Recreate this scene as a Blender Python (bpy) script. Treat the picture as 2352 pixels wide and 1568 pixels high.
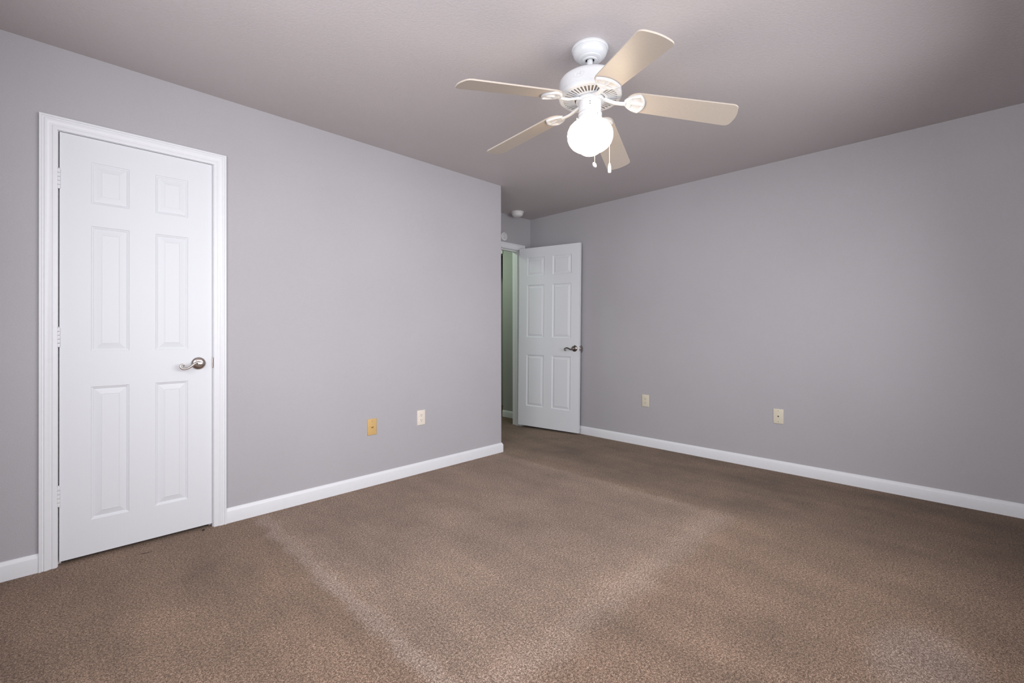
import bpy, bmesh, math, random
from mathutils import Vector, Matrix

S = bpy.context.scene
COL = S.collection
PI = math.pi
for o in list(bpy.data.objects):
    bpy.data.objects.remove(o)

# ------------------------------------------------------------------ camera
YAW, PITCH, ROLL = math.radians(45.0589), math.radians(0.139), math.radians(-0.0834)
fw = Vector((math.sin(YAW) * math.cos(PITCH), math.cos(YAW) * math.cos(PITCH), math.sin(PITCH)))
rt = Vector((math.cos(YAW), -math.sin(YAW), 0))
up = rt.cross(fw)
r2 = rt * math.cos(ROLL) + up * math.sin(ROLL)
u2 = -rt * math.sin(ROLL) + up * math.cos(ROLL)
cd = bpy.data.cameras.new('camera')
cam = bpy.data.objects.new('camera', cd)
COL.objects.link(cam)
m = Matrix((r2, u2, -fw)).transposed().to_4x4()
m.translation = (0, 0, 1.0975)
cam.matrix_world = m
cd.sensor_width = 36.0
cd.lens = 1045.367 * 36 / 2352
cd.shift_y = -(784 - 760.1) / 2352
cd.clip_start = 0.02
S.camera = cam

# ------------------------------------------------------------------ room dimensions
XW, XE = -0.45, 4.0164          # wall behind the camera on the left / wall_right
YS, YN = -0.50, 3.0213          # wall behind the camera on the right / wall_left
XA, YB = 2.8864, 3.696          # outside corner of the alcove / wall_back
CH = 2.44

# ------------------------------------------------------------------ light and exposure
S.view_settings.view_transform = 'Standard'
S.view_settings.look = 'None'
S.view_settings.gamma = 1.0
S.view_settings.use_curve_mapping = False
S.view_settings.exposure = 0.0

w = bpy.data.worlds.new('world')
S.world = w
w.use_nodes = True
w.node_tree.nodes['Background'].inputs['Color'].default_value = (0.75, 0.87, 1.0, 1)
w.node_tree.nodes['Background'].inputs['Strength'].default_value = 1.0


def area(name, loc, direction, sx, sy, power, color, spread=180):
    ld = bpy.data.lights.new(name, 'AREA')
    ld.shape = 'RECTANGLE'
    ld.size, ld.size_y = sx, sy
    ld.energy = power
    ld.color = color
    ld.spread = math.radians(spread)
    o = bpy.data.objects.new(name, ld)
    COL.objects.link(o)
    o.location = loc
    o.rotation_euler = Vector(direction).to_track_quat('-Z', 'Y').to_euler()
    return o


# fill light added at two assumed, unseen windows behind the camera; the panes
# themselves are built at the end of this script
W1 = (0.35, 3.15, 0.75, 2.10)      # added_window_1 in the wall y = YS: x0 x1 z0 z1
W2 = (-0.25, 1.75, 0.75, 2.10)     # added_window_2 in the wall x = XW: y0 y1 z0 z1
area('added_fill_1', ((W1[0] + W1[1]) / 2, YS + 0.02, 1.45), (0, 1, -0.18), 2.7, 1.2, 41, (0.955, 0.965, 1.0), 140)
area('added_fill_2', (XW + 0.02, (W2[0] + W2[1]) / 2, 1.45), (1, 0, -0.02), 1.9, 1.2, 55, (0.955, 0.965, 1.0))
area('hall_ceiling_light', (3.30, 4.55, 2.41), (0.1, 0, -1), 0.3, 0.3, 10.0, (0.80, 1.0, 0.78))


# ------------------------------------------------------------------ helpers
def lin(c):
    c = c / 255.0
    return c / 12.92 if c <= 0.04045 else ((c + 0.055) / 1.055) ** 2.4


def rgb(r, g, b):
    return (lin(r), lin(g), lin(b), 1)


def new_mat(name):
    mt = bpy.data.materials.new(name)
    mt.use_nodes = True
    nt = mt.node_tree
    return mt, nt, nt.nodes, nt.links, nt.nodes['Principled BSDF']


def bump_noise(nt, bsdf, scale, strength, dist, detail=2.0, rough=0.5, mapping=None):
    N, K = nt.nodes, nt.links
    tc = N.new('ShaderNodeTexCoord')
    mp = N.new('ShaderNodeMapping')
    if mapping:
        mp.inputs['Scale'].default_value = mapping
    K.new(tc.outputs['Object'], mp.inputs['Vector'])
    no = N.new('ShaderNodeTexNoise')
    no.inputs['Scale'].default_value = scale
    no.inputs['Detail'].default_value = detail
    no.inputs['Roughness'].default_value = rough
    K.new(mp.outputs['Vector'], no.inputs['Vector'])
    bp = N.new('ShaderNodeBump')
    bp.inputs['Strength'].default_value = strength
    bp.inputs['Distance'].default_value = dist
    K.new(no.outputs['Fac'], bp.inputs['Height'])
    K.new(bp.outputs['Normal'], bsdf.inputs['Normal'])
    return no, mp, bp


def simple(name, col, rough=0.5, metal=0.0, vary=0.03, bump=0.0, bscale=60, mapping=None, dist=0.002):
    """Principled material whose colour wanders slightly with a noise texture."""
    mt, nt, N, K, b = new_mat(name)
    b.inputs['Roughness'].default_value = rough
    b.inputs['Metallic'].default_value = metal
    no, mp, bp = bump_noise(nt, b, bscale, bump, dist, mapping=mapping)
    rp = N.new('ShaderNodeValToRGB')
    rp.color_ramp.elements[0].position = 0.3
    rp.color_ramp.elements[1].position = 0.7
    rp.color_ramp.elements[0].color = tuple(max(0, c * (1 - vary)) for c in col[:3]) + (1,)
    rp.color_ramp.elements[1].color = tuple(min(1, c * (1 + vary)) for c in col[:3]) + (1,)
    K.new(no.outputs['Fac'], rp.inputs['Fac'])
    K.new(rp.outputs['Color'], b.inputs['Base Color'])
    return mt


def wall_paint(name, col, scale=120.0, strength=0.35, dist=0.002):
    """Painted orange-peel plaster: small soft bumps over a slow colour drift."""
    mt, nt, N, K, b = new_mat(name)
    b.inputs['Roughness'].default_value = 0.55
    b.inputs['Specular IOR Level'].default_value = 0.35
    no, mp, bp = bump_noise(nt, b, scale, strength, dist, detail=3.0, rough=0.55)
    slow = N.new('ShaderNodeTexNoise')
    slow.inputs['Scale'].default_value = 1.3
    slow.inputs['Detail'].default_value = 2.0
    K.new(mp.outputs['Vector'], slow.inputs['Vector'])
    mixn = N.new('ShaderNodeMath')
    mixn.operation = 'MULTIPLY_ADD'
    mixn.inputs[1].default_value = 0.45
    K.new(no.outputs['Fac'], mixn.inputs[0])
    sc = N.new('ShaderNodeMath')
    sc.operation = 'MULTIPLY'
    sc.inputs[1].default_value = 0.55
    K.new(slow.outputs['Fac'], sc.inputs[0])
    K.new(sc.outputs[0], mixn.inputs[2])
    rp = N.new('ShaderNodeValToRGB')
    rp.color_ramp.elements[0].position = 0.3
    rp.color_ramp.elements[1].position = 0.7
    rp.color_ramp.elements[0].color = tuple(c * 0.955 for c in col[:3]) + (1,)
    rp.color_ramp.elements[1].color = tuple(c * 1.045 for c in col[:3]) + (1,)
    K.new(mixn.outputs[0], rp.inputs['Fac'])
    K.new(rp.outputs['Color'], b.inputs['Base Color'])
    return mt


def door_paint():
    """White satin paint on moulded hardboard with an embossed wood grain."""
    mt, nt, N, K, b = new_mat('door_paint')
    b.inputs['Base Color'].default_value = (0.775, 0.785, 0.815, 1)
    b.inputs['Roughness'].default_value = 0.42
    b.inputs['Specular IOR Level'].default_value = 0.3
    tc = N.new('ShaderNodeTexCoord')
    mp = N.new('ShaderNodeMapping')
    mp.inputs['Scale'].default_value = (1.0, 1.0, 0.16)
    K.new(tc.outputs['Object'], mp.inputs['Vector'])
    wv = N.new('ShaderNodeTexWave')
    wv.wave_type = 'RINGS'
    wv.rings_direction = 'Z'
    wv.inputs['Scale'].default_value = 22.0
    wv.inputs['Distortion'].default_value = 9.0
    wv.inputs['Detail'].default_value = 3.0
    wv.inputs['Detail Scale'].default_value = 1.2
    K.new(mp.outputs['Vector'], wv.inputs['Vector'])
    no = N.new('ShaderNodeTexNoise')
    no.inputs['Scale'].default_value = 120
    no.inputs['Detail'].default_value = 3
    mp2 = N.new('ShaderNodeMapping')
    mp2.inputs['Scale'].default_value = (1.0, 1.0, 0.05)
    K.new(tc.outputs['Object'], mp2.inputs['Vector'])
    K.new(mp2.outputs['Vector'], no.inputs['Vector'])
    ad = N.new('ShaderNodeMath')
    ad.operation = 'MULTIPLY_ADD'
    ad.inputs[1].default_value = 0.5
    K.new(wv.outputs['Fac'], ad.inputs[0])
    K.new(no.outputs['Fac'], ad.inputs[2])
    bp = N.new('ShaderNodeBump')
    bp.inputs['Strength'].default_value = 0.12
    bp.inputs['Distance'].default_value = 0.0012
    K.new(ad.outputs[0], bp.inputs['Height'])
    K.new(bp.outputs['Normal'], b.inputs['Normal'])
    return mt


def carpet_mat():
    """Brown cut-pile carpet: speckled yarn tips, soft wear blotches, and the paler pressed
    outline a bed left in the pile."""
    mt, nt, N, K, b = new_mat('carpet')
    b.inputs['Roughness'].default_value = 1.0
    b.inputs['Specular IOR Level'].default_value = 0.05
    b.inputs['Sheen Weight'].default_value = 0.25
    b.inputs['Sheen Roughness'].default_value = 0.6
    b.inputs['Sheen Tint'].default_value = (0.8, 0.7, 0.62, 1)
    tc = N.new('ShaderNodeTexCoord')

    def noise(scale, detail=2.0, rough=0.5, vec=None, dist=0.0):
        n = N.new('ShaderNodeTexNoise')
        n.inputs['Scale'].default_value = scale
        n.inputs['Detail'].default_value = detail
        n.inputs['Roughness'].default_value = rough
        n.inputs['Distortion'].default_value = dist
        K.new(vec or tc.outputs['Object'], n.inputs['Vector'])
        return n

    def math_(op, a, bb, clamp=False):
        n = N.new('ShaderNodeMath')
        n.operation = op
        n.use_clamp = clamp
        for i, v in enumerate((a, bb)):
            if v is None:
                continue
            if isinstance(v, (int, float)):
                n.inputs[i].default_value = v
            else:
                K.new(v, n.inputs[i])
        return n.outputs[0]

    def ramp(v, a, bb, t0=0.0, t1=1.0, smooth=True):
        n = N.new('ShaderNodeMapRange')
        n.interpolation_type = 'SMOOTHSTEP' if smooth else 'LINEAR'
        n.inputs['From Min'].default_value = a
        n.inputs['From Max'].default_value = bb
        n.inputs['To Min'].default_value = t0
        n.inputs['To Max'].default_value = t1
        K.new(v, n.inputs['Value'])
        return n.outputs[0]

    # yarn tips: two noises of a few millimetres
    tuft = noise(330.0, 3.0, 0.75, dist=0.8)
    tuft2 = noise(120.0, 2.0, 0.6)
    speck = math_('ADD', math_('MULTIPLY', tuft.outputs['Fac'], 0.72), math_('MULTIPLY', tuft2.outputs['Fac'], 0.28))
    cr = N.new('ShaderNodeValToRGB')
    e = cr.color_ramp.elements
    e[0].position, e[0].color = 0.385, rgb(52, 37, 28)
    e[1].position, e[1].color = 0.615, rgb(214, 193, 178)
    mid = e.new(0.5)
    mid.color = rgb(127, 106, 92)
    K.new(speck, cr.inputs['Fac'])

    # wobble the coordinates a little so the bed's outline is soft and uneven
    wob = noise(7.0, 5.0, 0.7)
    sep = N.new('ShaderNodeSeparateXYZ')
    K.new(tc.outputs['Object'], sep.inputs['Vector'])
    sw = N.new('ShaderNodeSeparateColor')
    K.new(wob.outputs['Color'], sw.inputs['Color'])
    X = math_('ADD', sep.outputs['X'], math_('MULTIPLY', math_('SUBTRACT', sw.outputs['Red'], 0.5), 0.14))
    Y = math_('ADD', sep.outputs['Y'], math_('MULTIPLY', math_('SUBTRACT', sw.outputs['Green'], 0.5), 0.16))

    def band(v, c, half, soft):
        d = math_('ABSOLUTE', math_('SUBTRACT', v, c), None)
        return ramp(d, half, half + soft, 1.0, 0.0)

    def inside(v, a, bb, soft):
        return math_('MULTIPLY', ramp(v, a - soft, a + soft), ramp(v, bb - soft, bb + soft, 1.0, 0.0))

    inx = inside(X, 0.84, 2.85, 0.035)
    iny = inside(Y, 1.02, 2.98, 0.05)
    bed = math_('MULTIPLY', inx, iny)
    lineL = math_('MULTIPLY', band(X, 0.86, 0.015, 0.05), inside(Y, 0.7, 2.98, 0.06))
    lineB = math_('MULTIPLY', math_('MULTIPLY', band(Y, 1.05, 0.02, 0.13), inside(X, 0.8, 2.86, 0.10)), 0.75)
    lineR = math_('MULTIPLY', band(X, 2.80, 0.01, 0.07), inside(Y, 1.0, 2.6, 0.08))
    lines = math_('MAXIMUM', math_('MAXIMUM', lineL, lineB), math_('MULTIPLY', lineR, 0.45))
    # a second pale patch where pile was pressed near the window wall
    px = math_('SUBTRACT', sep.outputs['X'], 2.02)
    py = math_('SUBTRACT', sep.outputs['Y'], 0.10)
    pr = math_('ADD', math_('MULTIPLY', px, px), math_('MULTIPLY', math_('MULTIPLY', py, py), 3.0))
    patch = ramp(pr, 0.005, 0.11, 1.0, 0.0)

    blot = noise(2.6, 6.0, 0.7)
    streak_map = N.new('ShaderNodeMapping')
    streak_map.inputs['Scale'].default_value = (3.2, 0.9, 1.0)
    K.new(tc.outputs['Object'], streak_map.inputs['Vector'])
    streak = noise(1.6, 3.0, 0.55, vec=streak_map.outputs['Vector'])

    gain = math_('ADD', 0.80, math_('MULTIPLY', math_('SUBTRACT', blot.outputs['Fac'], 0.5), 0.75))
    gain = math_('ADD', gain, math_('MULTIPLY', math_('SUBTRACT', streak.outputs['Fac'], 0.5), 0.65))
    gain = math_('ADD', gain, math_('MULTIPLY', bed, 0.13))
    gain = math_('ADD', gain, math_('MULTIPLY', lines, 0.24))
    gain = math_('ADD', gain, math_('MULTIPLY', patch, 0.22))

    gain = math_('ADD', gain, math_('MULTIPLY', ramp(X, 2.75, 3.25), -0.23))  # shade along the right wall, painted in as darker pile

    # the unpressed pile reads redder, the pressed pile greyer
    warm = N.new('ShaderNodeMix')
    warm.data_type = 'RGBA'
    warm.inputs['A'].default_value = (1.0, 0.888, 0.78, 1)
    warm.inputs['B'].default_value = (0.985, 0.985, 1.0, 1)
    K.new(math_('MAXIMUM', math_('MAXIMUM', math_('MULTIPLY', bed, 0.6), lines), patch), warm.inputs['Factor'])
    mul = N.new('ShaderNodeMix')
    mul.data_type = 'RGBA'
    mul.blend_type = 'MULTIPLY'
    mul.inputs['Factor'].default_value = 1.0
    K.new(cr.outputs['Color'], mul.inputs['A'])
    K.new(warm.outputs['Result'], mul.inputs['B'])
    vm = N.new('ShaderNodeVectorMath')
    vm.operation = 'SCALE'
    K.new(mul.outputs['Result'], vm.inputs[0])
    K.new(gain, vm.inputs['Scale'])
    K.new(vm.outputs['Vector'], b.inputs['Base Color'])
    bp = N.new('ShaderNodeBump')
    bp.inputs['Strength'].default_value = 0.8
    bp.inputs['Distance'].default_value = 0.004
    K.new(speck, bp.inputs['Height'])
    K.new(bp.outputs['Normal'], b.inputs['Normal'])
    return mt


def globe_mat():
    mt, nt, N, K, b = new_mat('lit_opal_glass')
    b.inputs['Base Color'].default_value = (0.9, 0.88, 0.85, 1)
    b.inputs['Roughness'].default_value = 0.15
    b.inputs['Emission Color'].default_value = (1.0, 0.79, 0.55, 1)
    # the bulb sits in the belly of the globe: the glass glows most there and less at the neck
    tc = N.new('ShaderNodeTexCoord')
    sp = N.new('ShaderNodeSeparateXYZ')
    K.new(tc.outputs['Object'], sp.inputs['Vector'])
    mr = N.new('ShaderNodeMapRange')
    mr.interpolation_type = 'SMOOTHSTEP'
    mr.inputs['From Min'].default_value = 2.100 - 2.44
    mr.inputs['From Max'].default_value = 2.020 - 2.44
    mr.inputs['To Min'].default_value = 0.75
    mr.inputs['To Max'].default_value = 12.0
    K.new(sp.outputs['Z'], mr.inputs['Value'])
    K.new(mr.outputs[0], b.inputs['Emission Strength'])
    return mt


def glass_mat():
    mt, nt, N, K, b = new_mat('window_glass')
    out = N['Material Output']
    tr = N.new('ShaderNodeBsdfTransparent')
    gl = N.new('ShaderNodeBsdfGlossy')
    gl.inputs['Roughness'].default_value = 0.02
    mx = N.new('ShaderNodeMixShader')
    fr = N.new('ShaderNodeFresnel')
    K.new(fr.outputs[0], mx.inputs[0])
    K.new(tr.outputs[0], mx.inputs[1])
    K.new(gl.outputs[0], mx.inputs[2])
    K.new(mx.outputs[0], out.inputs['Surface'])
    return mt


def clear_plastic():
    mt, nt, N, K, b = new_mat('clear_plastic')
    b.inputs['Base Color'].default_value = (0.62, 0.60, 0.60, 1)
    b.inputs['Roughness'].default_value = 0.15
    b.inputs['Transmission Weight'].default_value = 0.55
    b.inputs['IOR'].default_value = 1.3
    return mt


M = dict(
    wall=wall_paint('wall_paint', (0.46, 0.445, 0.465, 1), 190.0, 0.55),
    ceiling=wall_paint('ceiling_paint', (0.535, 0.49, 0.49, 1), 95.0, 0.45, 0.003),
    hall=wall_paint('hall_paint', (0.42, 0.42, 0.40, 1)),
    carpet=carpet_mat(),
    door=door_paint(),
    trim=simple('trim_paint', (0.81, 0.815, 0.84, 1), 0.35, vary=0.01, bump=0.05, bscale=40),
    fanwhite=simple('fan_enamel', (0.63, 0.635, 0.65, 1), 0.28, vary=0.01),
    blade=simple('blade_laminate', (0.49, 0.425, 0.365, 1), 0.42, vary=0.02, bump=0.03, bscale=80),
    globe=globe_mat(),
    nickel=simple('satin_nickel', (0.55, 0.50, 0.47, 1), 0.24, 1.0, vary=0.04),
    bronze=simple('dark_nickel', (0.30, 0.265, 0.245, 1), 0.22, 1.0, vary=0.05),
    ivory=simple('ivory_plastic', (0.72, 0.66, 0.53, 1), 0.4, vary=0.01),
    white_ivory=simple('pale_ivory_plastic', (0.83, 0.75, 0.66, 1), 0.4, vary=0.01),
    tan=simple('tan_plastic', (0.66, 0.43, 0.17, 1), 0.4, vary=0.02),
    dark=simple('dark_slot', (0.02, 0.018, 0.016, 1), 0.7),
    coremetal=simple('motor_core_enamel', (0.42, 0.35, 0.28, 1), 0.5),  # tan core visible through the vent slots
    plastic=simple('white_plastic', (0.80, 0.78, 0.78, 1), 0.45, vary=0.01),
    greymark=simple('grey_print', (0.38, 0.36, 0.45, 1), 0.5),
    brass=simple('brass', (0.55, 0.42, 0.22, 1), 0.3, 1.0),
    chain=simple('bead_chain', (0.72, 0.62, 0.50, 1), 0.35, 0.3),
    lint=simple('dark_lint', (0.03, 0.025, 0.022, 1), 0.95),
    glass=glass_mat(),
    clear=clear_plastic(),
    blind=simple('blind_slat', (0.8, 0.8, 0.78, 1), 0.5),
)


def obj(name, bm, mat, parent=None, smooth=None, mw=None):
    me = bpy.data.meshes.new(name)
    bmesh.ops.recalc_face_normals(bm, faces=bm.faces)
    bm.to_mesh(me)
    bm.free()
    if smooth is not None:
        me.shade_smooth()
        me.set_sharp_from_angle(angle=math.radians(smooth))
    me.materials.append(mat)
    o = bpy.data.objects.new(name, me)
    COL.objects.link(o)
    if parent is not None:
        o.parent = parent
    if mw is not None:
        o.matrix_local = mw
    return o


def thing(name, label, cat, loc, rz=0.0, group=None):
    o = bpy.data.objects.new(name, None)
    COL.objects.link(o)
    o.empty_display_size = 0.05
    o.location = loc
    o.rotation_euler = (0, 0, rz)
    o['label'] = label
    o['category'] = cat
    if group:
        o['group'] = group
    return o


def struct(o, label=None, cat=None):
    o['kind'] = 'structure'
    if label:
        o['label'] = label
    if cat:
        o['category'] = cat
    return o


def box(bm, x0, x1, y0, y1, z0, z1, mat4=None):
    vs = [bm.verts.new(Vector(p)) for p in ((x0, y0, z0), (x1, y0, z0), (x1, y1, z0), (x0, y1, z0),
                                            (x0, y0, z1), (x1, y0, z1), (x1, y1, z1), (x0, y1, z1))]
    if mat4 is not None:
        for v in vs:
            v.co = mat4 @ v.co
    for f in ((0, 3, 2, 1), (4, 5, 6, 7), (0, 1, 5, 4), (1, 2, 6, 5), (2, 3, 7, 6), (3, 0, 4, 7)):
        bm.faces.new([vs[i] for i in f])
    return vs


def bbox(bm, x0, x1, y0, y1, z0, z1, r, seg=2):
    """Box with rounded edges."""
    t = bmesh.new()
    box(t, x0, x1, y0, y1, z0, z1)
    bmesh.ops.bevel(t, geom=t.edges[:] + t.verts[:], offset=r, segments=seg, affect='EDGES', profile=0.5)
    merge(bm, t)


def merge(bm, t, mat4=None):
    mp = {}
    for v in t.verts:
        mp[v] = bm.verts.new(mat4 @ v.co if mat4 is not None else v.co)
    for f in t.faces:
        try:
            bm.faces.new([mp[v] for v in f.verts])
        except ValueError:
            pass
    t.free()


def lathe(bm, prof, seg=48, mat4=None, a0=0.0, a1=2 * PI):
    """Revolve (r, z) points about the local z axis."""
    full = abs(a1 - a0 - 2 * PI) < 1e-6
    n = seg if full else seg + 1
    rings = []
    for r, z in prof:
        if r < 1e-6:
            v = bm.verts.new((0, 0, z))
            rings.append([v])
        else:
            rings.append([bm.verts.new((r * math.cos(a0 + (a1 - a0) * i / seg), r * math.sin(a0 + (a1 - a0) * i / seg), z)) for i in range(n)])
    newv = [v for rr in rings for v in rr]
    for a, b in zip(rings[:-1], rings[1:]):
        cnt = seg
        for i in range(cnt):
            j = (i + 1) % n
            if len(a) == 1 and len(b) == 1:
                continue
            if len(a) == 1:
                bm.faces.new((a[0], b[i], b[j]))
            elif len(b) == 1:
                bm.faces.new((a[i], a[j], b[0]))
            else:
                bm.faces.new((a[i], a[j], b[j], b[i]))
    if mat4 is not None:
        for v in newv:
            v.co = mat4 @ v.co
    return newv


def tube(bm, pts, radii, seg=10, flat=None, mat4=None):
    """Round tube along a polyline; flat squashes it along the given axis vector."""
    pts = [Vector(p) for p in pts]
    if not isinstance(radii, (list, tuple)):
        radii = [radii] * len(pts)
    rings = []
    ref = None
    for i, p in enumerate(pts):
        a = pts[max(0, i - 1)]
        c = pts[min(len(pts) - 1, i + 1)]
        t = (c - a).normalized()
        if ref is None:
            ref = Vector((0, 0, 1)) if abs(t.z) < 0.9 else Vector((1, 0, 0))
        n1 = (ref - t * ref.dot(t)).normalized()
        n2 = t.cross(n1)
        ref = n1
        ring = []
        for k in range(seg):
            q = 2 * PI * k / seg
            d = (n1 * math.cos(q) + n2 * math.sin(q)) * radii[i]
            if flat is not None:
                ax, s = flat
                d = d - ax * d.dot(ax) * (1 - s)
            ring.append(bm.verts.new(p + d))
        rings.append(ring)
    for a, b in zip(rings[:-1], rings[1:]):
        for k in range(seg):
            j = (k + 1) % seg
            bm.faces.new((a[k], a[j], b[j], b[k]))
    bm.faces.new(list(reversed(rings[0])))
    bm.faces.new(rings[-1])
    if mat4 is not None:
        for rr in rings:
            for v in rr:
                v.co = mat4 @ v.co


def prism(bm, poly, z0, z1, mat4=None):
    """Extrude a closed outline (x, y) from z0 to z1."""
    a = [bm.verts.new((x, y, z0)) for x, y in poly]
    b = [bm.verts.new((x, y, z1)) for x, y in poly]
    bm.faces.new(list(reversed(a)))
    bm.faces.new(b)
    n = len(poly)
    for i in range(n):
        j = (i + 1) % n
        bm.faces.new((a[i], a[j], b[j], b[i]))
    if mat4 is not None:
        for v in a + b:
            v.co = mat4 @ v.co


def sweep(bm, prof, path):
    """Sweep an open profile (list of (d, h): d = away from the wall, h = up / outward) with mitred corners.
    path: list of (point, dvec, hvec) sections given as vectors."""
    rows = [[bm.verts.new(p + dv * d + hv * h) for d, h in prof] for p, dv, hv in path]
    n = len(prof)
    for a, b in zip(rows[:-1], rows[1:]):
        for i in range(n):
            j = (i + 1) % n
            bm.faces.new((a[i], a[j], b[j], b[i]))
    bm.faces.new(rows[0])
    bm.faces.new(list(reversed(rows[-1])))


# ------------------------------------------------------------------ room shell
T = 0.11
bm = bmesh.new()
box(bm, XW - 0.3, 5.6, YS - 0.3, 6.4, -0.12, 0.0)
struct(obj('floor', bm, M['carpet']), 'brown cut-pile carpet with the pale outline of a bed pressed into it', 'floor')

bm = bmesh.new()
box(bm, XW - 0.3, 5.6, YS - 0.3, 6.4, CH, CH + 0.12)
struct(obj('ceiling', bm, M['ceiling']), 'warm grey textured ceiling', 'ceiling')

# closet door opening in wall_left
CX0, CX1, CZ = -0.006, 0.640, 2.062
bm = bmesh.new()
box(bm, XW - T, CX0, YN, YN + T, 0, CH)
box(bm, CX0, CX1, YN, YN + T, CZ, CH)
box(bm, CX1, XA, YN, YN + T, 0, CH)
box(bm, XA - T, XA, YN + T, YB, 0, CH)
struct(obj('wall_left', bm, M['wall']), 'light grey textured wall with the white closet door', 'wall')

bm = bmesh.new()
box(bm, XE, XE + T, YS - T, YB + 0.0, 0, CH)
struct(obj('wall_right', bm, M['wall']), 'long bare grey textured wall behind the open door', 'wall')

# bedroom doorway in wall_back
DX0, DX1, DZ = 3.02, 3.860, 2.066
TB = 0.13
bm = bmesh.new()
box(bm, XW - T, DX0, YB, YB + TB, 0, CH)
box(bm, DX0, DX1, YB, YB + TB, DZ, CH)
box(bm, DX1, XE + T, YB, YB + TB, 0, CH)
struct(obj('wall_back', bm, M['wall']), 'narrow grey wall above and beside the doorway', 'wall')

bm = bmesh.new()
x0, x1, z0, z1 = W1
box(bm, XW - T, x0, YS - T, YS, 0, CH)
box(bm, x1, XE + T, YS - T, YS, 0, CH)
box(bm, x0, x1, YS - T, YS, 0, z0)
box(bm, x0, x1, YS - T, YS, z1, CH)
struct(obj('wall_front', bm, M['wall']))
bm = bmesh.new()
y0, y1, z0, z1 = W2
box(bm, XW - T, XW, YS, y0, 0, CH)
box(bm, XW - T, XW, y1, YN, 0, CH)
box(bm, XW - T, XW, y0, y1, 0, z0)
box(bm, XW - T, XW, y0, y1, z1, CH)
struct(obj('wall_near', bm, M['wall']))
bm = bmesh.new()
box(bm, XW - T, XW, YN + T, YB, 0, CH)
struct(obj('wall_closet', bm, M['wall']))

# hall beyond the doorway
HX, HY = 4.12, 4.279
bm = bmesh.new()
box(bm, HX, HX + T, YB + TB, HY, 0, CH)
box(bm, HX, HX + T, HY, HY + 0.82, 2.125, CH)
box(bm, HX, HX + T, HY + 0.82, 6.2, 0, CH)
box(bm, 2.79, 2.90, YB + TB, 6.2, 0, CH)
box(bm, 2.79, 4.85, 6.2, 6.3, 0, CH)
box(bm, 4.75, 4.85, YB + TB, 6.2, 0, CH)
box(bm, XE + T, 4.85, YB, YB + TB, 0, CH)
struct(obj('wall_hall', bm, M['hall']), 'greenish grey hall wall seen through the doorway', 'wall')

# ------------------------------------------------------------------ baseboards (mitred profile)
BB = [(0, 0), (0.013, 0), (0.013, 0.066), (0.0115, 0.071), (0.0075, 0.077), (0.0055, 0.083), (0.004, 0.085), (0, 0.085)]
UP = Vector((0, 0, 1))


def baseboard(name, pts, dirs, label=None):
    bm = bmesh.new()
    sweep(bm, BB, [(Vector(p), Vector(d), UP) for p, d in zip(pts, dirs)])
    struct(obj(name, bm, M['trim'], smooth=40), label, 'baseboard')


CO0, CO1, COZ = -0.0545, 0.690, 2.116      # closet casing outside
baseboard('baseboard_left', [(CO1, YN, 0), (XA, YN, 0), (XA, YB, 0)], [(0, -1, 0), (1, -1, 0), (1, 0, 0)],
          'white baseboard along the grey wall from the closet door to the corner')
baseboard('baseboard_near', [(XW, YS, 0), (XW, YN, 0), (CO0, YN, 0)], [(1, 0, 0), (1, -1, 0), (0, -1, 0)],
          'short white baseboard left of the closet door casing')
baseboard('baseboard_right', [(XE, YB, 0), (XE, YS, 0), (XW, YS, 0)], [(-1, 0, 0), (-1, 1, 0), (0, 1, 0)],
          'long white baseboard along the bare grey wall')
baseboard('baseboard_hall', [(HX, YB + TB, 0), (HX, HY, 0)], [(-1, 0, 0), (-1, 0, 0)],
          'white baseboard in the hall seen through the doorway')

# ------------------------------------------------------------------ casings
CP = [(0, 0), (0.010, 0.0), (0.0115, 0.004), (0.0115, 0.016), (0.0085, 0.019), (0.010, 0.023), (0.014, 0.030), (0.0165, 0.038),
      (0.0165, 0.043), (0.013, 0.046), (0.013, 0.050), (0.018, 0.053), (0.018, 0.061), (0, 0.061)]     # (out of wall, from opening outward)


def casing(name, x0, x1, z1, yw, width, label, k=1.0):
    """Three-sided casing around an opening x0..x1 (inner edges), head inner edge at z1, on wall plane y = yw."""
    prof = [(d * k, h / 0.061 * width) for d, h in CP]
    out = Vector((0, -1, 0))
    bm = bmesh.new()
    s = [(Vector((x0, yw, 0)), out, Vector((-1, 0, 0))), (Vector((x0, yw, z1)), out, Vector((-1, 0, 1))),
         (Vector((x1, yw, z1)), out, Vector((1, 0, 1))), (Vector((x1, yw, 0)), out, Vector((1, 0, 0)))]
    sweep(bm, prof, s)
    return struct(obj(name, bm, M['trim'], smooth=25), label, 'door casing')


def jambs(parent, x0, x1, z1, ya, yb, t, stop_y, stop_w=0.03, stop_t=0.011):
    """Jamb lining of an opening with its stop, as one part of the casing."""
    bm = bmesh.new()
    box(bm, x0, x0 + t, ya, yb, 0, z1)
    box(bm, x1 - t, x1, ya, yb, 0, z1)
    box(bm, x0 + t, x1 - t, ya, yb, z1 - t, z1)
    box(bm, x0 + t, x0 + t + stop_t, stop_y, stop_y + stop_w, 0, z1 - t)
    box(bm, x1 - t - stop_t, x1 - t, stop_y, stop_y + stop_w, 0, z1 - t)
    box(bm, x0 + t + stop_t, x1 - t - stop_t, stop_y, stop_y + stop_w, z1 - t - stop_t, z1 - t)
    return obj('jamb', bm, M['trim'], parent)


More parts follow.
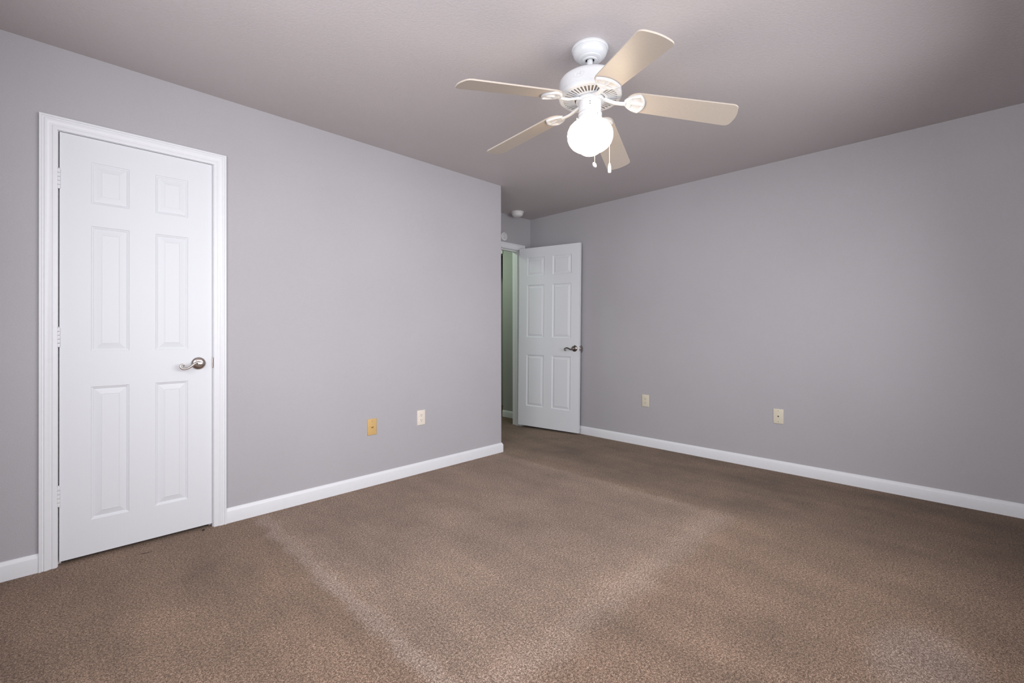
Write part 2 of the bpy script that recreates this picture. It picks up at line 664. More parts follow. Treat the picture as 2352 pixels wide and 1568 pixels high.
t1 = casing('trim_1', CO0 + 0.059, CO1 - 0.059, COZ - 0.066, YN, 0.060, 'white moulded casing around the closed closet door')
jambs(t1, CX0, CX1, CZ, YN + 0.0005, YN + T, 0.0135, YN + 0.038)
t2 = casing('trim_2', DX0 + 0.012, DX1 - 0.012, DZ - 0.012, YB, 0.060, 'white casing around the doorway to the hall')
jambs(t2, DX0, DX1, DZ, YB + 0.0005, YB + TB, 0.016, YB + 0.040)
bm = bmesh.new()
box(bm, HX - 0.014, HX, HY - 0.004, HY + 0.84, 2.122, 2.185)
struct(obj('trim_3', bm, M['trim']), 'white head trim over the dark opening in the hall', 'trim')


# ------------------------------------------------------------------ six-panel doors
def door_leaf(name, w_, zb, zt, th, cols, rows, parent=None):
    """Leaf with origin at the hinge edge: x along the width, front face y = 0 (facing -y)."""
    bm = bmesh.new()
    xs = sorted({0.0, w_, *[c for cc in cols for c in cc]})
    zs = sorted({zb, zt, *[r for rr in rows for r in rr]})
    rings = [(0.0, 0.0), (0.003, 0.0035), (0.007, 0.0045), (0.010, 0.0075), (0.0125, 0.0085), (0.0145, 0.0075), (0.0375, 0.0018), (0.0395, 0.0010), (0.041, 0.0022)]
    for side in (0, 1):
        cache = {}

        def V(x, d, z):
            y = d if side == 0 else th - d
            k = (round(x, 5), round(d, 5), round(z, 5))
            if k not in cache:
                cache[k] = bm.verts.new((x, y, z))
            return cache[k]

        for i in range(len(xs) - 1):
            for j in range(len(zs) - 1):
                xa, xb, za, zc = xs[i], xs[i + 1], zs[j], zs[j + 1]
                if (xa, xb) in cols and (za, zc) in rows:
                    for (o1, d1), (o2, d2) in zip(rings[:-1], rings[1:]):
                        A = [V(xa + o1, d1, za + o1), V(xb - o1, d1, za + o1), V(xb - o1, d1, zc - o1), V(xa + o1, d1, zc - o1)]
                        B = [V(xa + o2, d2, za + o2), V(xb - o2, d2, za + o2), V(xb - o2, d2, zc - o2), V(xa + o2, d2, zc - o2)]
                        for k in range(4):
                            bm.faces.new((A[k], A[(k + 1) % 4], B[(k + 1) % 4], B[k]))
                    bm.faces.new(B)
                else:
                    bm.faces.new((V(xa, 0, za), V(xb, 0, za), V(xb, 0, zc), V(xa, 0, zc)))
    for a, b in (((0, zb), (w_, zb)), ((w_, zb), (w_, zt)), ((w_, zt), (0, zt)), ((0, zt), (0, zb))):
        vs = [bm.verts.new((a[0], 0, a[1])), bm.verts.new((b[0], 0, b[1])), bm.verts.new((b[0], th, b[1])), bm.verts.new((a[0], th, a[1]))]
        bm.faces.new(vs)
    bmesh.ops.remove_doubles(bm, verts=bm.verts, dist=1e-5)
    return obj(name, bm, M['door'], parent)


def lever_handle(parent, x, z, mat, flip=1, droop=False, y=0.0, s=-1):
    """Rosette, spindle hub and scrolled lever; s = -1 builds it on the face looking to -y."""
    R = Matrix.Translation((x, y, z)) @ Matrix.Rotation(PI / 2 * (1 if s < 0 else -1), 4, 'X')   # local z points out of the face
    bm = bmesh.new()
    lathe(bm, [(0.0, 0.0), (0.0335, 0.0), (0.0345, 0.002), (0.0335, 0.0045), (0.030, 0.008), (0.024, 0.0115), (0.016, 0.0135), (0.0, 0.0145)], 40, R)
    h = obj('door_handle', bm, mat, parent, smooth=50)
    bm = bmesh.new()
    lathe(bm, [(0.0, 0.012), (0.0105, 0.012), (0.0105, 0.026), (0.0125, 0.030), (0.0128, 0.050), (0.0115, 0.0545), (0.008, 0.056), (0.0, 0.056)], 24, R)
    # S-shaped lever with a curl at its end (u = away from the hub along the door, v = up, d = out)
    if not droop:
        pts = [(-0.004, 0.004), (0.010, 0.007), (0.022, 0.003), (0.034, -0.006), (0.046, -0.016), (0.058, -0.0225), (0.068, -0.0255), (0.078, -0.0245),
               (0.086, -0.0195), (0.0895, -0.0115), (0.0875, -0.004), (0.0815, -0.0005), (0.0755, -0.003), (0.0735, -0.008), (0.0765, -0.0115), (0.0795, -0.010)]
        rad = [0.0085, 0.0085, 0.0075, 0.0068, 0.0066, 0.0064, 0.006, 0.0056, 0.0052, 0.0048, 0.0046, 0.0044, 0.0042, 0.0040, 0.0034, 0.002]
    else:
        pts = [(-0.004, -0.004), (0.010, -0.010), (0.022, -0.011), (0.034, -0.007), (0.046, -0.002), (0.058, 0.003), (0.070, 0.006), (0.082, 0.005),
               (0.092, 0.000), (0.0985, -0.008), (0.100, -0.0165), (0.096, -0.0235), (0.089, -0.0245), (0.084, -0.020), (0.085, -0.0145), (0.089, -0.0135)]
        rad = [0.0085, 0.0085, 0.0078, 0.0072, 0.007, 0.0068, 0.0066, 0.0062, 0.0058, 0.0053, 0.005, 0.0048, 0.0046, 0.0042, 0.0036, 0.002]
    # refine the curve
    P, Q = [], []
    n = len(pts)
    for i in range(n - 1):
        p0, p1, p2, p3 = (Vector(pts[max(0, i - 1)]), Vector(pts[i]), Vector(pts[i + 1]), Vector(pts[min(n - 1, i + 2)]))
        for k in range(4):
            t = k / 4
            P.append(0.5 * ((2 * p1) + (p2 - p0) * t + (2 * p0 - 5 * p1 + 4 * p2 - p3) * t * t + (3 * p1 - p0 - 3 * p2 + p3) * t ** 3))
            Q.append(rad[i] * (1 - t) + rad[i + 1] * t)
    P.append(Vector(pts[-1]))
    Q.append(rad[-1])
    L = []
    for i, q in enumerate(P):
        f = i / (len(P) - 1)
        L.append((x - flip * q.x, y + s * (0.046 - 0.004 * f), z + q.y))
    tube(bm, L, Q, 10)
    obj('lever', bm, mat, h, smooth=50)
    return h


def hinge(parent, x, y, z0, z1, mat, leaf=None):
    bm = bmesh.new()
    n = 5
    for k in range(n):
        a = z0 + (z1 - z0) * k / n + 0.0008
        b = z0 + (z1 - z0) * (k + 1) / n - 0.0008
        lathe(bm, [(0, a), (0.0058, a), (0.0062, a + 0.001), (0.0062, b - 0.001), (0.0058, b), (0, b)], 16, Matrix.Translation((x, y, 0)))
    lathe(bm, [(0, z1), (0.0045, z1), (0.003, z1 + 0.003), (0, z1 + 0.004)], 12, Matrix.Translation((x, y, 0)))
    if leaf:
        box(bm, *leaf, z0, z1)
    return obj('hinge', bm, mat, parent, smooth=40)


# closed closet door
DOOR_Y = YN + 0.0015
rows1 = [(1.729, 1.930), (1.007, 1.619), (0.186, 0.834)]
d1 = door_leaf('door_1', 0.6130, 0.020, 2.0455, 0.035, [(0.1095, 0.2535), (0.359, 0.501)], rows1)
d1.location = (0.0115, DOOR_Y, 0)
struct(d1, 'closed white six-panel closet door with a nickel lever in the light grey wall', 'door')
lever_handle(d1, 0.5485, 0.927, M['nickel'])
for z0, z1 in ((1.776, 1.870), (1.030, 1.122), (0.280, 0.376)):
    hinge(d1, -0.003, -0.0050, z0, z1, M['trim'])
bm = bmesh.new()
bbox(bm, 0.6125, 0.6175, -0.007, 0.0005, 0.900, 0.957, 0.0015)
obj('strike_plate', bm, M['bronze'], d1)

# open bedroom door
hx, hy = 3.792, 3.690
ang = math.atan2(2.93 - 3.70, 3.948 - 3.81)
d2 = door_leaf('door_2', 0.775, 0.022, 2.052, 0.035, [(0.110, 0.338), (0.443, 0.675)], [(1.733, 1.944), (1.035, 1.630), (0.252, 0.836)])
# local +x runs from hinge to latch edge, local -y (front) must face the room side seen by the camera
d2.matrix_world = Matrix.Translation((hx, hy, 0.007)) @ Matrix.Rotation(ang, 4, 'Z') @ Matrix.Rotation(math.radians(0.75), 4, 'Y')
struct(d2, 'open white six-panel bedroom door standing near the bare grey wall', 'door')
lever_handle(d2, 0.722, 0.925, M['bronze'], droop=True)
lever_handle(d2, 0.722, 0.925, M['bronze'], droop=True, y=0.035, s=1)
bm = bmesh.new()
bbox(bm, 0.7745, 0.7765, 0.006, 0.029, 0.897, 0.953, 0.0008)
bbox(bm, 0.776, 0.787, 0.012, 0.023, 0.916, 0.934, 0.003)
obj('latch', bm, M['nickel'], d2, smooth=40)
for z0, z1 in ((1.77, 1.86), (1.00, 1.09), (0.24, 0.33)):
    hinge(d2, -0.004, 0.036, z0, z1, M['nickel'], leaf=(-0.002, 0.0, 0.004, 0.033))

# ------------------------------------------------------------------ wall plates
def on_left(x, z):
    return Matrix.Translation((x, YN, z)) @ Matrix.Rotation(0, 4, 'Z')


def plate_body(bm, w_=0.072, h=0.115, t=0.006):
    """Cover plate in local x (width), z (height), standing out to -y."""
    a = bmesh.new()
    box(a, -w_ / 2, w_ / 2, -t, 0.0, -h / 2, h / 2)
    es = [e for e in a.edges if e.calc_length() > 0 and all(v.co.y < -t / 2 for v in e.verts)]
    bmesh.ops.bevel(a, geom=es, offset=0.0035, segments=3, affect='EDGES', profile=0.5)
    merge(bm, a)


def screw(parent, z, mat, t=0.006, r=0.0032):
    bm = bmesh.new()
    Rm = Matrix.Translation((0, -t + 0.0003, z)) @ Matrix.Rotation(PI / 2, 4, 'X')
    lathe(bm, [(0, 0), (r, 0), (r, 0.0006), (r * 0.7, 0.0014), (0, 0.0016)], 14, Rm)
    return obj('screw', bm, mat, parent, smooth=40)


def outlet(label, loc, rz, mat, smat, group):
    o = thing('power_outlet', label, 'outlet', loc, rz, group)
    bm = bmesh.new()
    plate_body(bm)
    pl = obj('cover_plate', bm, mat, o, smooth=50)
    screw(o, 0.0, smat)
    for zc in (0.0195, -0.0195):
        bm = bmesh.new()
        n = 28
        poly = []
        for k in range(n):
            a = 2 * PI * k / n
            poly.append((0.0172 * math.cos(a), max(-0.0135, min(0.0135, 0.0172 * math.sin(a)))))
        Rm = Matrix.Translation((0, -0.0055, zc)) @ Matrix.Rotation(PI / 2, 4, 'X')
        prism(bm, poly, 0, 0.0022, Rm)
        s = obj('socket', bm, mat, o)
        bm = bmesh.new()
        box(bm, -0.0075, -0.0055, -0.0080, -0.0074, zc - 0.001, zc + 0.008)
        box(bm, 0.0055, 0.0072, -0.0080, -0.0074, zc, zc + 0.007)
        lathe(bm, [(0, 0), (0.0026, 0), (0.0026, 0.0005), (0, 0.0005)], 14, Matrix.Translation((0, -0.0075, zc - 0.0068)) @ Matrix.Rotation(PI / 2, 4, 'X'))
        obj('slots', bm, M['dark'], s)
    return o


outlet('pale ivory power outlet on the light grey wall right of the tan cable plate', (2.0185, YN, 0.4315), 0, M['white_ivory'], M['white_ivory'], 'wall plates')
outlet('small ivory power outlet low on the bare wall nearest the open door', (XE, 2.190, 0.436), -PI / 2, M['ivory'], M['ivory'], 'wall plates')

o = thing('cable_plate', 'tan cable plate with a brass coaxial socket low on the light grey wall', 'wall plate', (1.6015, YN, 0.420), 0, 'wall plates')
bm = bmesh.new()
plate_body(bm)
obj('cover_plate', bm, M['tan'], o, smooth=50)
screw(o, 0.042, M['brass'])
screw(o, -0.042, M['tan'])
bm = bmesh.new()
Rm = Matrix.Translation((0, -0.006, 0)) @ Matrix.Rotation(PI / 2, 4, 'X')
lathe(bm, [(0, 0), (0.0068, 0), (0.0068, 0.0022), (0.0048, 0.0024), (0.0048, 0.010), (0.0042, 0.0105), (0.0024, 0.0105), (0.0024, 0.006), (0, 0.006)], 18, Rm)
obj('coaxial_socket', bm, M['brass'], o, smooth=40)

o = thing('phone_plate', 'ivory phone jack plate on the bare grey wall far from the doors', 'wall plate', (XE, 1.047, 0.433), -PI / 2, 'wall plates')
bm = bmesh.new()
plate_body(bm)
obj('cover_plate', bm, M['ivory'], o, smooth=50)
screw(o, 0.042, M['brass'])
screw(o, -0.042, M['brass'])
bm = bmesh.new()
box(bm, -0.0085, 0.0085, -0.0078, -0.0055, -0.0095, 0.0095)
js = obj('phone_jack', bm, M['ivory'], o)
bm = bmesh.new()
prism(bm, [(-0.0055, 0.0045), (-0.0055, 0.000), (-0.0022, -0.003), (-0.0022, -0.0055), (0.0022, -0.0055), (0.0022, -0.003), (0.0055, 0.000), (0.0055, 0.0045)],
      0, 0.0006, Matrix.Translation((0, -0.0076, 0)) @ Matrix.Rotation(PI / 2, 4, 'X'))
obj('jack_opening', bm, M['dark'], js)

# clear round bumper on the wall where the lever of the open door would hit
o = thing('wall_bumper', 'round clear door bumper on the wall behind the latch of the open door', 'door bumper', (XE, 2.965, 0.914), -PI / 2)
Rm = Matrix.Rotation(PI / 2, 4, 'X')
bm = bmesh.new()
lathe(bm, [(0, 0.004), (0.030, 0.005), (0.040, 0.0085), (0.0445, 0.009), (0.0465, 0.0065), (0.0465, 0.0), (0, 0.0)], 40, Rm)
obj('disc', bm, M['clear'], o, smooth=40)

# spring door stop screwed into the baseboard
o = thing('door_stop', 'little white-tipped door stop on the baseboard behind the open door', 'door stop', (XE - 0.0125, 2.965, 0.045), -PI / 2)
bm = bmesh.new()
lathe(bm, [(0, 0), (0.010, 0), (0.010, 0.003), (0.006, 0.005), (0.0055, 0.008)], 18, Rm)
for k in range(9):
    lathe(bm, [(0.0042, 0.006 + k * 0.0032), (0.0055, 0.0076 + k * 0.0032), (0.0042, 0.0092 + k * 0.0032)], 16, Rm)
obj('spring', bm, M['nickel'], o, smooth=40)
bm = bmesh.new()
lathe(bm, [(0, 0.034), (0.0075, 0.034), (0.0085, 0.036), (0.008, 0.046), (0.006, 0.049), (0, 0.050)], 18, Rm)
obj('rubber_tip', bm, M['plastic'], o, smooth=40)

# ------------------------------------------------------------------ alarms in the alcove
o = thing('smoke_detector', 'round white smoke detector on the alcove ceiling near the doorway', 'smoke detector', (3.640, 3.545, CH))
bm = bmesh.new()
lathe(bm, [(0, 0), (0.069, 0), (0.071, -0.003), (0.071, -0.014), (0.068, -0.017), (0, -0.017)], 48)
obj('mounting_base', bm, M['plastic'], o, smooth=35)
bm = bmesh.new()
lathe(bm, [(0.0, -0.017), (0.060, -0.017), (0.060, -0.020), (0.063, -0.022), (0.062, -0.032), (0.055, -0.042), (0.042, -0.050), (0.022, -0.054), (0, -0.055)], 48)
obj('cover', bm, M['plastic'], o, smooth=35)

o = thing('wall_alarm', 'round white alarm on the wall over the hall doorway', 'alarm', (3.570, YB, 2.178))
bm = bmesh.new()
lathe(bm, [(0, 0), (0.046, 0), (0.048, 0.002), (0.048, 0.010), (0.046, 0.014), (0.041, 0.0165), (0, 0.0170)], 44, Rm)
obj('body', bm, M['plastic'], o, smooth=35)
bm = bmesh.new()
lathe(bm, [(0.025, 0.0165), (0.027, 0.0176), (0.029, 0.0165)], 36, Rm)
obj('ring', bm, M['greymark'], o, smooth=35)
bm = bmesh.new()
for zz in (-0.016, -0.004, 0.010):
    bbox(bm, -0.005, 0.005, -0.0180, -0.0165, zz - 0.0035, zz + 0.0035, 0.0006, 1)
obj('grille', bm, M['greymark'], o)

# ------------------------------------------------------------------ ceiling fan
FX, FY = 1.7865, 1.2585
fan = thing('ceiling_fan', 'white five-blade ceiling fan with a lit round globe and two pull chains', 'ceiling fan', (FX, FY, CH))


def zz(v):
    return v - CH


def fl(name, prof, mat, parent=None, seg=64, smooth=35, close=False):
    bm = bmesh.new()
    lathe(bm, [(r, zz(z)) for r, z in prof], seg)
    return obj(name, bm, mat, parent or fan, smooth=smooth)


fl('canopy', [(0.0, 2.4398), (0.084, 2.4398), (0.0855, 2.437), (0.0855, 2.430), (0.083, 2.4265), (0.0795, 2.4255), (0.080, 2.421), (0.0785, 2.412), (0.073, 2.402),
              (0.064, 2.394), (0.057, 2.390), (0.0545, 2.389), (0.0545, 2.385), (0.052, 2.3835), (0.036, 2.382), (0.0335, 2.379), (0.024, 2.379), (0.021, 2.383), (0.021, 2.40)],
   M['fanwhite'])
fl('hanger_socket', [(0.0, 2.386), (0.0205, 2.386), (0.0205, 2.3865)], M['dark'])
fl('downrod', [(0.0, 2.395), (0.0133, 2.395), (0.0133, 2.286), (0.0, 2.286)], M['fanwhite'], seg=28)
motor = fl('motor_housing', [(0.0, 2.296), (0.03, 2.2955), (0.034, 2.2935), (0.100, 2.2925), (0.124, 2.2905), (0.137, 2.286), (0.1430, 2.278), (0.1450, 2.266), (0.1450, 2.222),
                             (0.1435, 2.2205), (0.1435, 2.2190), (0.1468, 2.2178), (0.1475, 2.209), (0.1455, 2.2035), (0.140, 2.2005), (0.136, 2.2005), (0.136, 2.206)],
           M['fanwhite'], seg=96)

# oval maker's badge embossed on the housing, facing the room
bdir = Vector((-0.14 * 0.7071 * 1.0, 0, 0))
az = math.atan2(-FY, -FX) - math.radians(19.5)
# px x of badge sits left of the axis as seen from the camera
BM = Matrix.Rotation(az, 4, 'Z') @ Matrix.Translation((0.1440, 0, zz(2.2505))) @ Matrix.Rotation(PI / 2, 4, 'Y') @ Matrix.Rotation(PI / 2, 4, 'Z')
bm = bmesh.new()
n = 40


def oval(a, b, z):
    return [bm.verts.new(BM @ Vector((a * math.cos(2 * PI * k / n), b * math.sin(2 * PI * k / n), z - (a * math.cos(2 * PI * k / n)) ** 2 / 0.29))) for k in range(n)]


rs = [oval(0.0245, 0.0145, 0.0), oval(0.0245, 0.0145, 0.0028), oval(0.0225, 0.0127, 0.0028), oval(0.0215, 0.0120, 0.0016)]
for a, b in zip(rs[:-1], rs[1:]):
    for k in range(n):
        bm.faces.new((a[k], a[(k + 1) % n], b[(k + 1) % n], b[k]))
bm.faces.new(rs[-1])
badge = obj('badge', bm, M['fanwhite'], motor, smooth=30)
bm = bmesh.new()


def bar(x0, y0, x1, y1, w_=0.0011):
    tube(bm, [(x0, y0, 0.0018), ((x0 + x1) / 2, (y0 + y1) / 2, 0.0020), (x1, y1, 0.0018)], w_, 6, mat4=BM)


# two flowing capitals joined by a bar, as on the cast badge
bar(-0.0105, -0.0075, -0.0065, 0.0075)
bar(0.0015, -0.0075, 0.0055, 0.0075)
bar(-0.0125, -0.0005, 0.0045, 0.0010)
tube(bm, [(0.0055, 0.0075, 0.0018), (0.0115, 0.0070, 0.0016), (0.0125, 0.0030, 0.0015), (0.0045, 0.0005, 0.0018), (0.0115, -0.0072, 0.0015)], 0.001, 6, mat4=BM)
obj('monogram', bm, simple('badge_grey', (0.62, 0.62, 0.63, 1), 0.3), badge, smooth=40)

# slotted vent plate under the motor
bm = bmesh.new()


def zc(r):
    return zz(2.1945 + (r - 0.070) * 0.085)


def ring(r0, r1, seg=88, th=0.003):
    lathe(bm, [(r0, zc(r0)), (r1, zc(r1)), (r1, zc(r1) + th), (r0, zc(r0) + th), (r0, zc(r0))], seg)


ring(0.0715, 0.0825)
ring(0.1255, 0.1400)
NR = 44
for k in range(NR):
    a = 2 * PI * (k + 0.5) / NR
    Mx = Matrix.Rotation(a, 4, 'Z')
    v = []
    for r, hw in ((0.0820, 0.0026), (0.1260, 0.0038)):
        v += [Mx @ Vector((r, -hw, zc(r))), Mx @ Vector((r, hw, zc(r))), Mx @ Vector((r, hw, zc(r) + 0.003)), Mx @ Vector((r, -hw, zc(r) + 0.003))]
    vs = [bm.verts.new(q) for q in v]
    for f in ((0, 1, 2, 3), (7, 6, 5, 4), (0, 4, 5, 1), (1, 5, 6, 2), (2, 6, 7, 3), (3, 7, 4, 0)):
        bm.faces.new([vs[i] for i in f])
obj('vent_plate', bm, M['fanwhite'], fan)
fl('motor_core', [(0.0, 2.2075), (0.100, 2.2080), (0.135, 2.2105), (0.136, 2.2125), (0.0, 2.2125)], M['coremetal'])
fl('flywheel', [(0.0, 2.210), (0.0665, 2.210), (0.0665, 2.1860), (0.064, 2.1830), (0.0, 2.1830)], M['fanwhite'])
sw = fl('switch_housing', [(0.0, 2.184), (0.0525, 2.184), (0.0525, 2.136), (0.051, 2.1335), (0.0, 2.1335)], M['fanwhite'])
bm = bmesh.new()
for dz in (0.0, 0.011):
    ab = math.atan2(-FY, -FX) + math.radians(0.5)
    lathe(bm, [(0, 0), (0.0022, 0), (0.0022, 0.0008), (0, 0.001)], 12,
          Matrix.Rotation(ab, 4, 'Z') @ Matrix.Translation((0.0523, 0, zz(2.155 + dz))) @ Matrix.Rotation(PI / 2, 4, 'Y'))
obj('switch_screw', bm, M['dark'], sw)
ft = fl('globe_fitter', [(0.0, 2.1335), (0.050, 2.1335), (0.0535, 2.132), (0.0555, 2.128), (0.0555, 2.122), (0.053, 2.119), (0.0535, 2.117), (0.0555, 2.112), (0.0555, 2.101),
                         (0.054, 2.0985), (0.0525, 2.0985), (0.0525, 2.115), (0.0, 2.115)], M['fanwhite'])
for k in range(3):
    a = math.atan2(-FY, -FX) + math.radians(40 + 120 * k)
    bm = bmesh.new()
    lathe(bm, [(0, 0), (0.0022, 0), (0.0022, 0.004), (0.0045, 0.0045), (0.0045, 0.0095), (0.0035, 0.0105), (0, 0.0105)], 14,
          Matrix.Rotation(a, 4, 'Z') @ Matrix.Translation((0.0545, 0, zz(2.107))) @ Matrix.Rotation(PI / 2, 4, 'Y'))
    obj('thumb_screw', bm, M['fanwhite'], ft, smooth=40)
gl = fl('glass_globe', [(0.044, 2.112), (0.0475, 2.104), (0.0490, 2.096), (0.0640, 2.0895), (0.0840, 2.0785), (0.0975, 2.0635), (0.1048, 2.046), (0.1070, 2.029), (0.1050, 2.009), (0.0985, 1.9915), (0.0870, 1.9765), (0.0720, 1.9650), (0.0585, 1.9588), (0.0505, 1.9545), (0.0430, 1.9470), (0.0330, 1.9405), (0.0180, 1.9355), (0.0, 1.9340)],
        M['globe'], smooth=60)

# blades and blade irons
TH0 = math.radians(163.7)
DROOP, PITCHB = math.radians(7.5), math.radians(-12.0)


def blade_outline():
    pts = []
    xr, xt = -0.058, 0.437
    wr, wt = 0.0605, 0.0690

    def half(x):
        return wr + (wt - wr) * (x - xr) / (xt - xr)

    # root: soft ellipse, tip: shallow arc with rounded corners
    for k in range(13):
        a = PI / 2 + PI * k / 12
        pts.append((xr + 0.055 + 0.055 * math.cos(a) * (1 if True else 0), half(xr + 0.055) * math.sin(a)))
    rc = 0.022
    yb = -half(xt)
    for k in range(7):
        a = -PI / 2 + (PI / 2 - 0.12) * k / 6
        pts.append((xt - rc - 0.004 + rc * math.cos(a), yb + rc + rc * math.sin(a)))
    for k in range(1, 8):
        f = k / 8
        y = (yb + rc) * (1 - f) + (-(yb + rc)) * f
        pts.append((xt - 0.004 + 0.008 * (1 - (2 * f - 1) ** 2) * 1.0 - 0.0, y))
    for k in range(7):
        a = 0.12 + (PI / 2 - 0.12) * k / 6
        pts.append((xt - rc - 0.004 + rc * math.cos(a), -yb - rc + rc * math.sin(a)))
    return pts


def blade_bm():
    bm = bmesh.new()
    poly = blade_outline()
    prism(bm, poly, -0.003, 0.003)
    es = [e for e in bm.edges if abs(e.verts[0].co.z - e.verts[1].co.z) < 1e-6]
    bmesh.ops.bevel(bm, geom=es, offset=0.0018, segments=2, affect='EDGES', profile=0.5)
    return bm


def iron_bm():
    """Cast leaf-shaped pad under the blade root: raised rim and spine around two sunk teardrops."""
    bm = bmesh.new()
    NU, NV = 26, 28

    def half(u):
        return 0.010 + 0.047 * (1 - (1 - u) ** 1.9) ** 0.85

    low, top = [], []
    for i in range(NU + 1):
        u = i / NU
        rl, rtp = [], []
        for j in range(NV + 1):
            v = -1 + 2 * j / NV
            x = -0.066 + u * (0.070 + 0.026 * (1 - v * v))
            y = v * half(u)
            # distance to the rim, to the far arc and to the spine
            rim = (1 - abs(v)) * half(u)
            arc = (1 - u) * 0.085
            spine = abs(y)
            edge = min(rim, arc)

            def up_(d, w0, w1):
                t = max(0.0, min(1.0, (w1 - d) / (w1 - w0)))
                return t * t * (3 - 2 * t)

            h = max(up_(edge, 0.008, 0.012), up_(spine, 0.0045, 0.0075), up_(u * 0.09, 0.030, 0.040))
            bev = max(0.0, 1 - edge / 0.002) * 0.002
            rl.append(bm.verts.new((x, y, -0.0055 - 0.0075 * h + bev)))
            rtp.append(bm.verts.new((x, y, -0.003)))
        low.append(rl)
        top.append(rtp)
    for i in range(NU):
        for j in range(NV):
            bm.faces.new((low[i][j], low[i + 1][j], low[i + 1][j + 1], low[i][j + 1]))
            bm.faces.new((top[i][j], top[i][j + 1], top[i + 1][j + 1], top[i + 1][j]))
    for j in range(NV):
        bm.faces.new((low[0][j], low[0][j + 1], top[0][j + 1], top[0][j]))
        bm.faces.new((low[NU][j + 1], low[NU][j], top[NU][j], top[NU][j + 1]))
    for i in range(NU):
        bm.faces.new((low[i + 1][0], low[i][0], top[i][0], top[i + 1][0]))
        bm.faces.new((low[i][NV], low[i + 1][NV], top[i + 1][NV], top[i][NV]))
    return bm


# the old fan hangs a little out of level, so every blade has its own sag
SAG = [1.2, 3.2, 4.0, 2.6, -1.5]
REACH = [0.232, 0.221, 0.223, 0.222, 0.220]
prev = None
for k in range(5):
    a = TH0 + 2 * PI * k / 5
    base = Matrix.Rotation(a, 4, 'Z')
    mw = base @ Matrix.Translation((REACH[k], 0, zz(2.168))) @ Matrix.Rotation(DROOP + math.radians(SAG[k]), 4, 'Y') @ Matrix.Rotation(PITCHB, 4, 'X')
    if prev is None:
        bl = obj('blade', blade_bm(), M['blade'], fan, mw=mw)
        ir = obj('blade_iron', iron_bm(), M['fanwhite'], fan, smooth=50, mw=mw)
        bm = bmesh.new()
        # arm from the flywheel out to the pad, in blade-iron space it is straight enough to be swept here
        inv = mw.inverted()
        path = [base @ Vector(p) for p in ((0.050, 0, zz(2.1905)), (0.075, 0, zz(2.1865)), (0.100, 0, zz(2.1775)), (0.125, 0, zz(2.1690)), (0.150, 0, zz(2.1655)), (0.172, 0, zz(2.1640)))]
        tube(bm, [inv @ p for p in path], [0.016, 0.0145, 0.0125, 0.0118, 0.0118, 0.0125], 12, flat=(Vector((0, 0, 1)), 0.5))
        ar = obj('arm', bm, M['fanwhite'], ir, smooth=50)
        prev = (bl, ir, ar)
    else:
        b2 = prev[0].copy()
        COL.objects.link(b2)
        b2.parent = fan
        b2.matrix_local = mw
        i2 = prev[1].copy()
        COL.objects.link(i2)
        i2.parent = fan
        i2.matrix_local = mw
        for c in [prev[2]]:
            c2 = c.copy()
            COL.objects.link(c2)
            c2.parent = i2

# pull chains (x = to the camera's right, y = away from the camera)
RV = Vector((rt.x, rt.y, 0))
FV = Vector((fw.x, fw.y, 0)).normalized()


def pt(r_, f_, z):
    p = RV * r_ + FV * f_
    return Vector((p.x, p.y, zz(z)))


def chain(points, fob):
    bm = bmesh.new()
    tube(bm, points, 0.0011, 6)
    # beads
    total = 0.0
    step = 0.0042
    for p0, p1 in zip(points[:-1], points[1:]):
        L = (p1 - p0).length
        while total < L:
            q = p0.lerp(p1, total / L)
            bmesh.ops.create_icosphere(bm, subdivisions=1, radius=0.0017, matrix=Matrix.Translation(q))
            total += step
        total -= L
    c = obj('pull_chain', bm, M['chain'], fan, smooth=60)
    return c


c1 = chain([pt(0.052, 0.012, 2.126), pt(0.062, 0.020, 2.118), pt(0.082, 0.030, 2.080), pt(0.096, 0.036, 2.056), pt(0.1005, 0.040, 2.035), pt(0.101, 0.042, 2.01), pt(0.101, 0.042, 1.96), pt(0.101, 0.042, 1.911)], 1)
bm = bmesh.new()
lathe(bm, [(0, 0.002), (0.0025, 0.002), (0.0045, -0.002), (0.0068, -0.012), (0.0082, -0.026), (0.0082, -0.038), (0.007, -0.044), (0.0045, -0.046), (0, -0.046)], 24, Matrix.Translation(pt(0.101, 0.042, 1.911)))
obj('pull_knob', bm, M['plastic'], c1, smooth=50)
c2 = chain([pt(0.026, 0.047, 2.126), pt(0.030, 0.058, 2.116), pt(0.035, 0.084, 2.074), pt(0.038, 0.100, 2.045), pt(0.040, 0.1025, 2.02), pt(0.040, 0.1025, 1.97), pt(0.040, 0.1025, 1.940)], 2)
bm = bmesh.new()
Mb = Matrix.Translation(pt(0.040, 0.1025, 1.926)) @ Matrix.Rotation(math.radians(35), 4, 'Z') @ Matrix.Rotation(math.radians(60), 4, 'X')
lathe(bm, [(0, 0.0085), (0.006, 0.008), (0.0115, 0.0055), (0.0145, 0.0015), (0.0145, -0.0015), (0.0115, -0.0055), (0.006, -0.008), (0, -0.0085)], 24, Mb)
obj('pull_knob', bm, M['plastic'], c2, smooth=50)

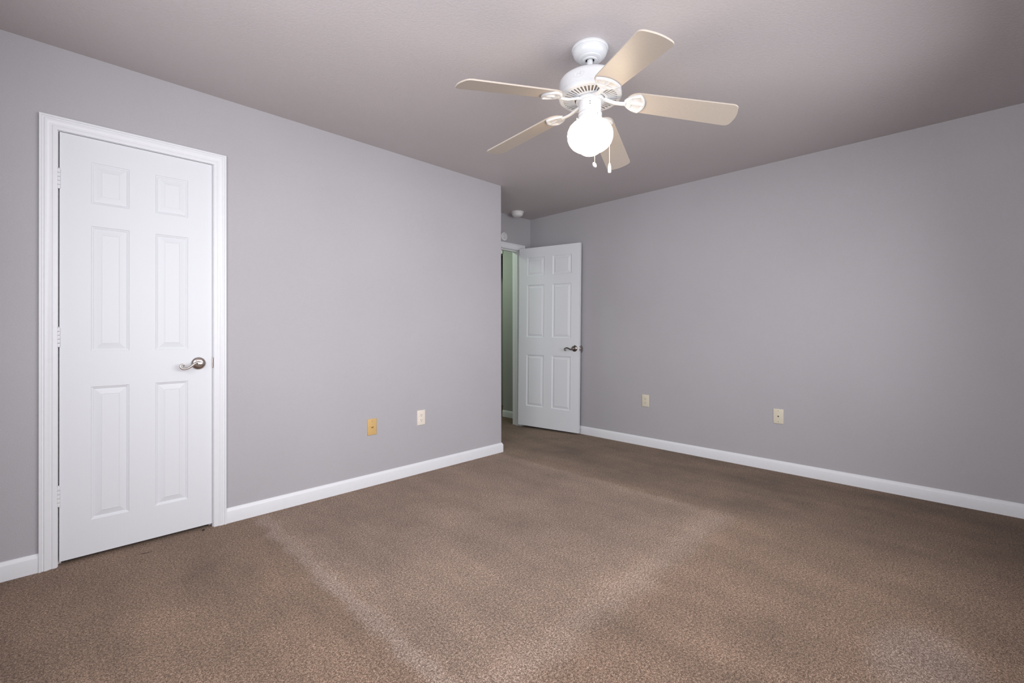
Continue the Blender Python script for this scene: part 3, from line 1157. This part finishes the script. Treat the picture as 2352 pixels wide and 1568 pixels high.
# ------------------------------------------------------------------ lint on the carpet by the closet door
bm = bmesh.new()
random.seed(4)
bmesh.ops.create_icosphere(bm, subdivisions=2, radius=0.006)
for v in bm.verts:
    v.co *= 0.75 + 0.5 * random.random()
    v.co.z = max(v.co.z * 0.7, -0.002)
o = obj('lint', bm, M['lint'], smooth=60)
o.location = (0.578, 2.998, 0.003)
o['label'] = 'dark speck of lint on the carpet at the latch end of the closet door'
o['category'] = 'lint'
bm = bmesh.new()
tube(bm, [(-0.035, 0.012, 0.002), (-0.02, 0.004, 0.0035), (-0.006, -0.001, 0.003), (0.008, 0.002, 0.0035), (0.02, 0.010, 0.002)], [0.0005, 0.0009, 0.0010, 0.0008, 0.0004], 6)
o = obj('thread', bm, M['lint'], smooth=60)
o.location = (0.325, 2.885, 0.0015)
o['label'] = 'short dark thread lying on the carpet before the closet door'
o['category'] = 'thread'

# ------------------------------------------------------------------ assumed windows behind the camera, added to carry the fill light
def window(name, along, x0, x1, z0, z1, wall, sgn):
    """along = 'x' or 'y': direction the window runs; wall = inner wall plane; sgn = into the room."""
    def bxs(bm, a0, a1, d0, d1, za, zb):
        da, db = sorted((wall + sgn * d0, wall + sgn * d1))
        if along == 'x':
            box(bm, a0, a1, da, db, za, zb)
        else:
            box(bm, da, db, a0, a1, za, zb)
    bm = bmesh.new()
    f = 0.045
    bxs(bm, x0, x0 + f, -T, -0.03, z0, z1)
    bxs(bm, x1 - f, x1, -T, -0.03, z0, z1)
    bxs(bm, x0 + f, x1 - f, -T, -0.03, z0, z0 + f)
    bxs(bm, x0 + f, x1 - f, -T, -0.03, z1 - f, z1)
    zm = (z0 + z1) / 2
    bxs(bm, x0 + f, x1 - f, -0.09, -0.04, zm - 0.02, zm + 0.02)
    fr = struct(obj(name, bm, M['trim']), None)
    bm = bmesh.new()
    bxs(bm, x0 + f, x1 - f, -0.072, -0.068, z0 + f, zm - 0.02)
    bxs(bm, x0 + f, x1 - f, -0.072, -0.068, zm + 0.02, z1 - f)
    obj('pane', bm, M['glass'], fr)
    bm = bmesh.new()
    bxs(bm, x0 - 0.05, x1 + 0.05, -0.03, 0.0, z0 - 0.001, z0 + 0.0) if False else None
    bxs(bm, x0, x1, -0.03, 0.0, z0, z0 + 0.012)
    obj('sill', bm, M['trim'], fr)
    return fr


window('added_window_1', 'x', W1[0], W1[1], W1[2], W1[3], YS, 1)
window('added_window_2', 'y', W2[0], W2[1], W2[2], W2[3], XW, 1)
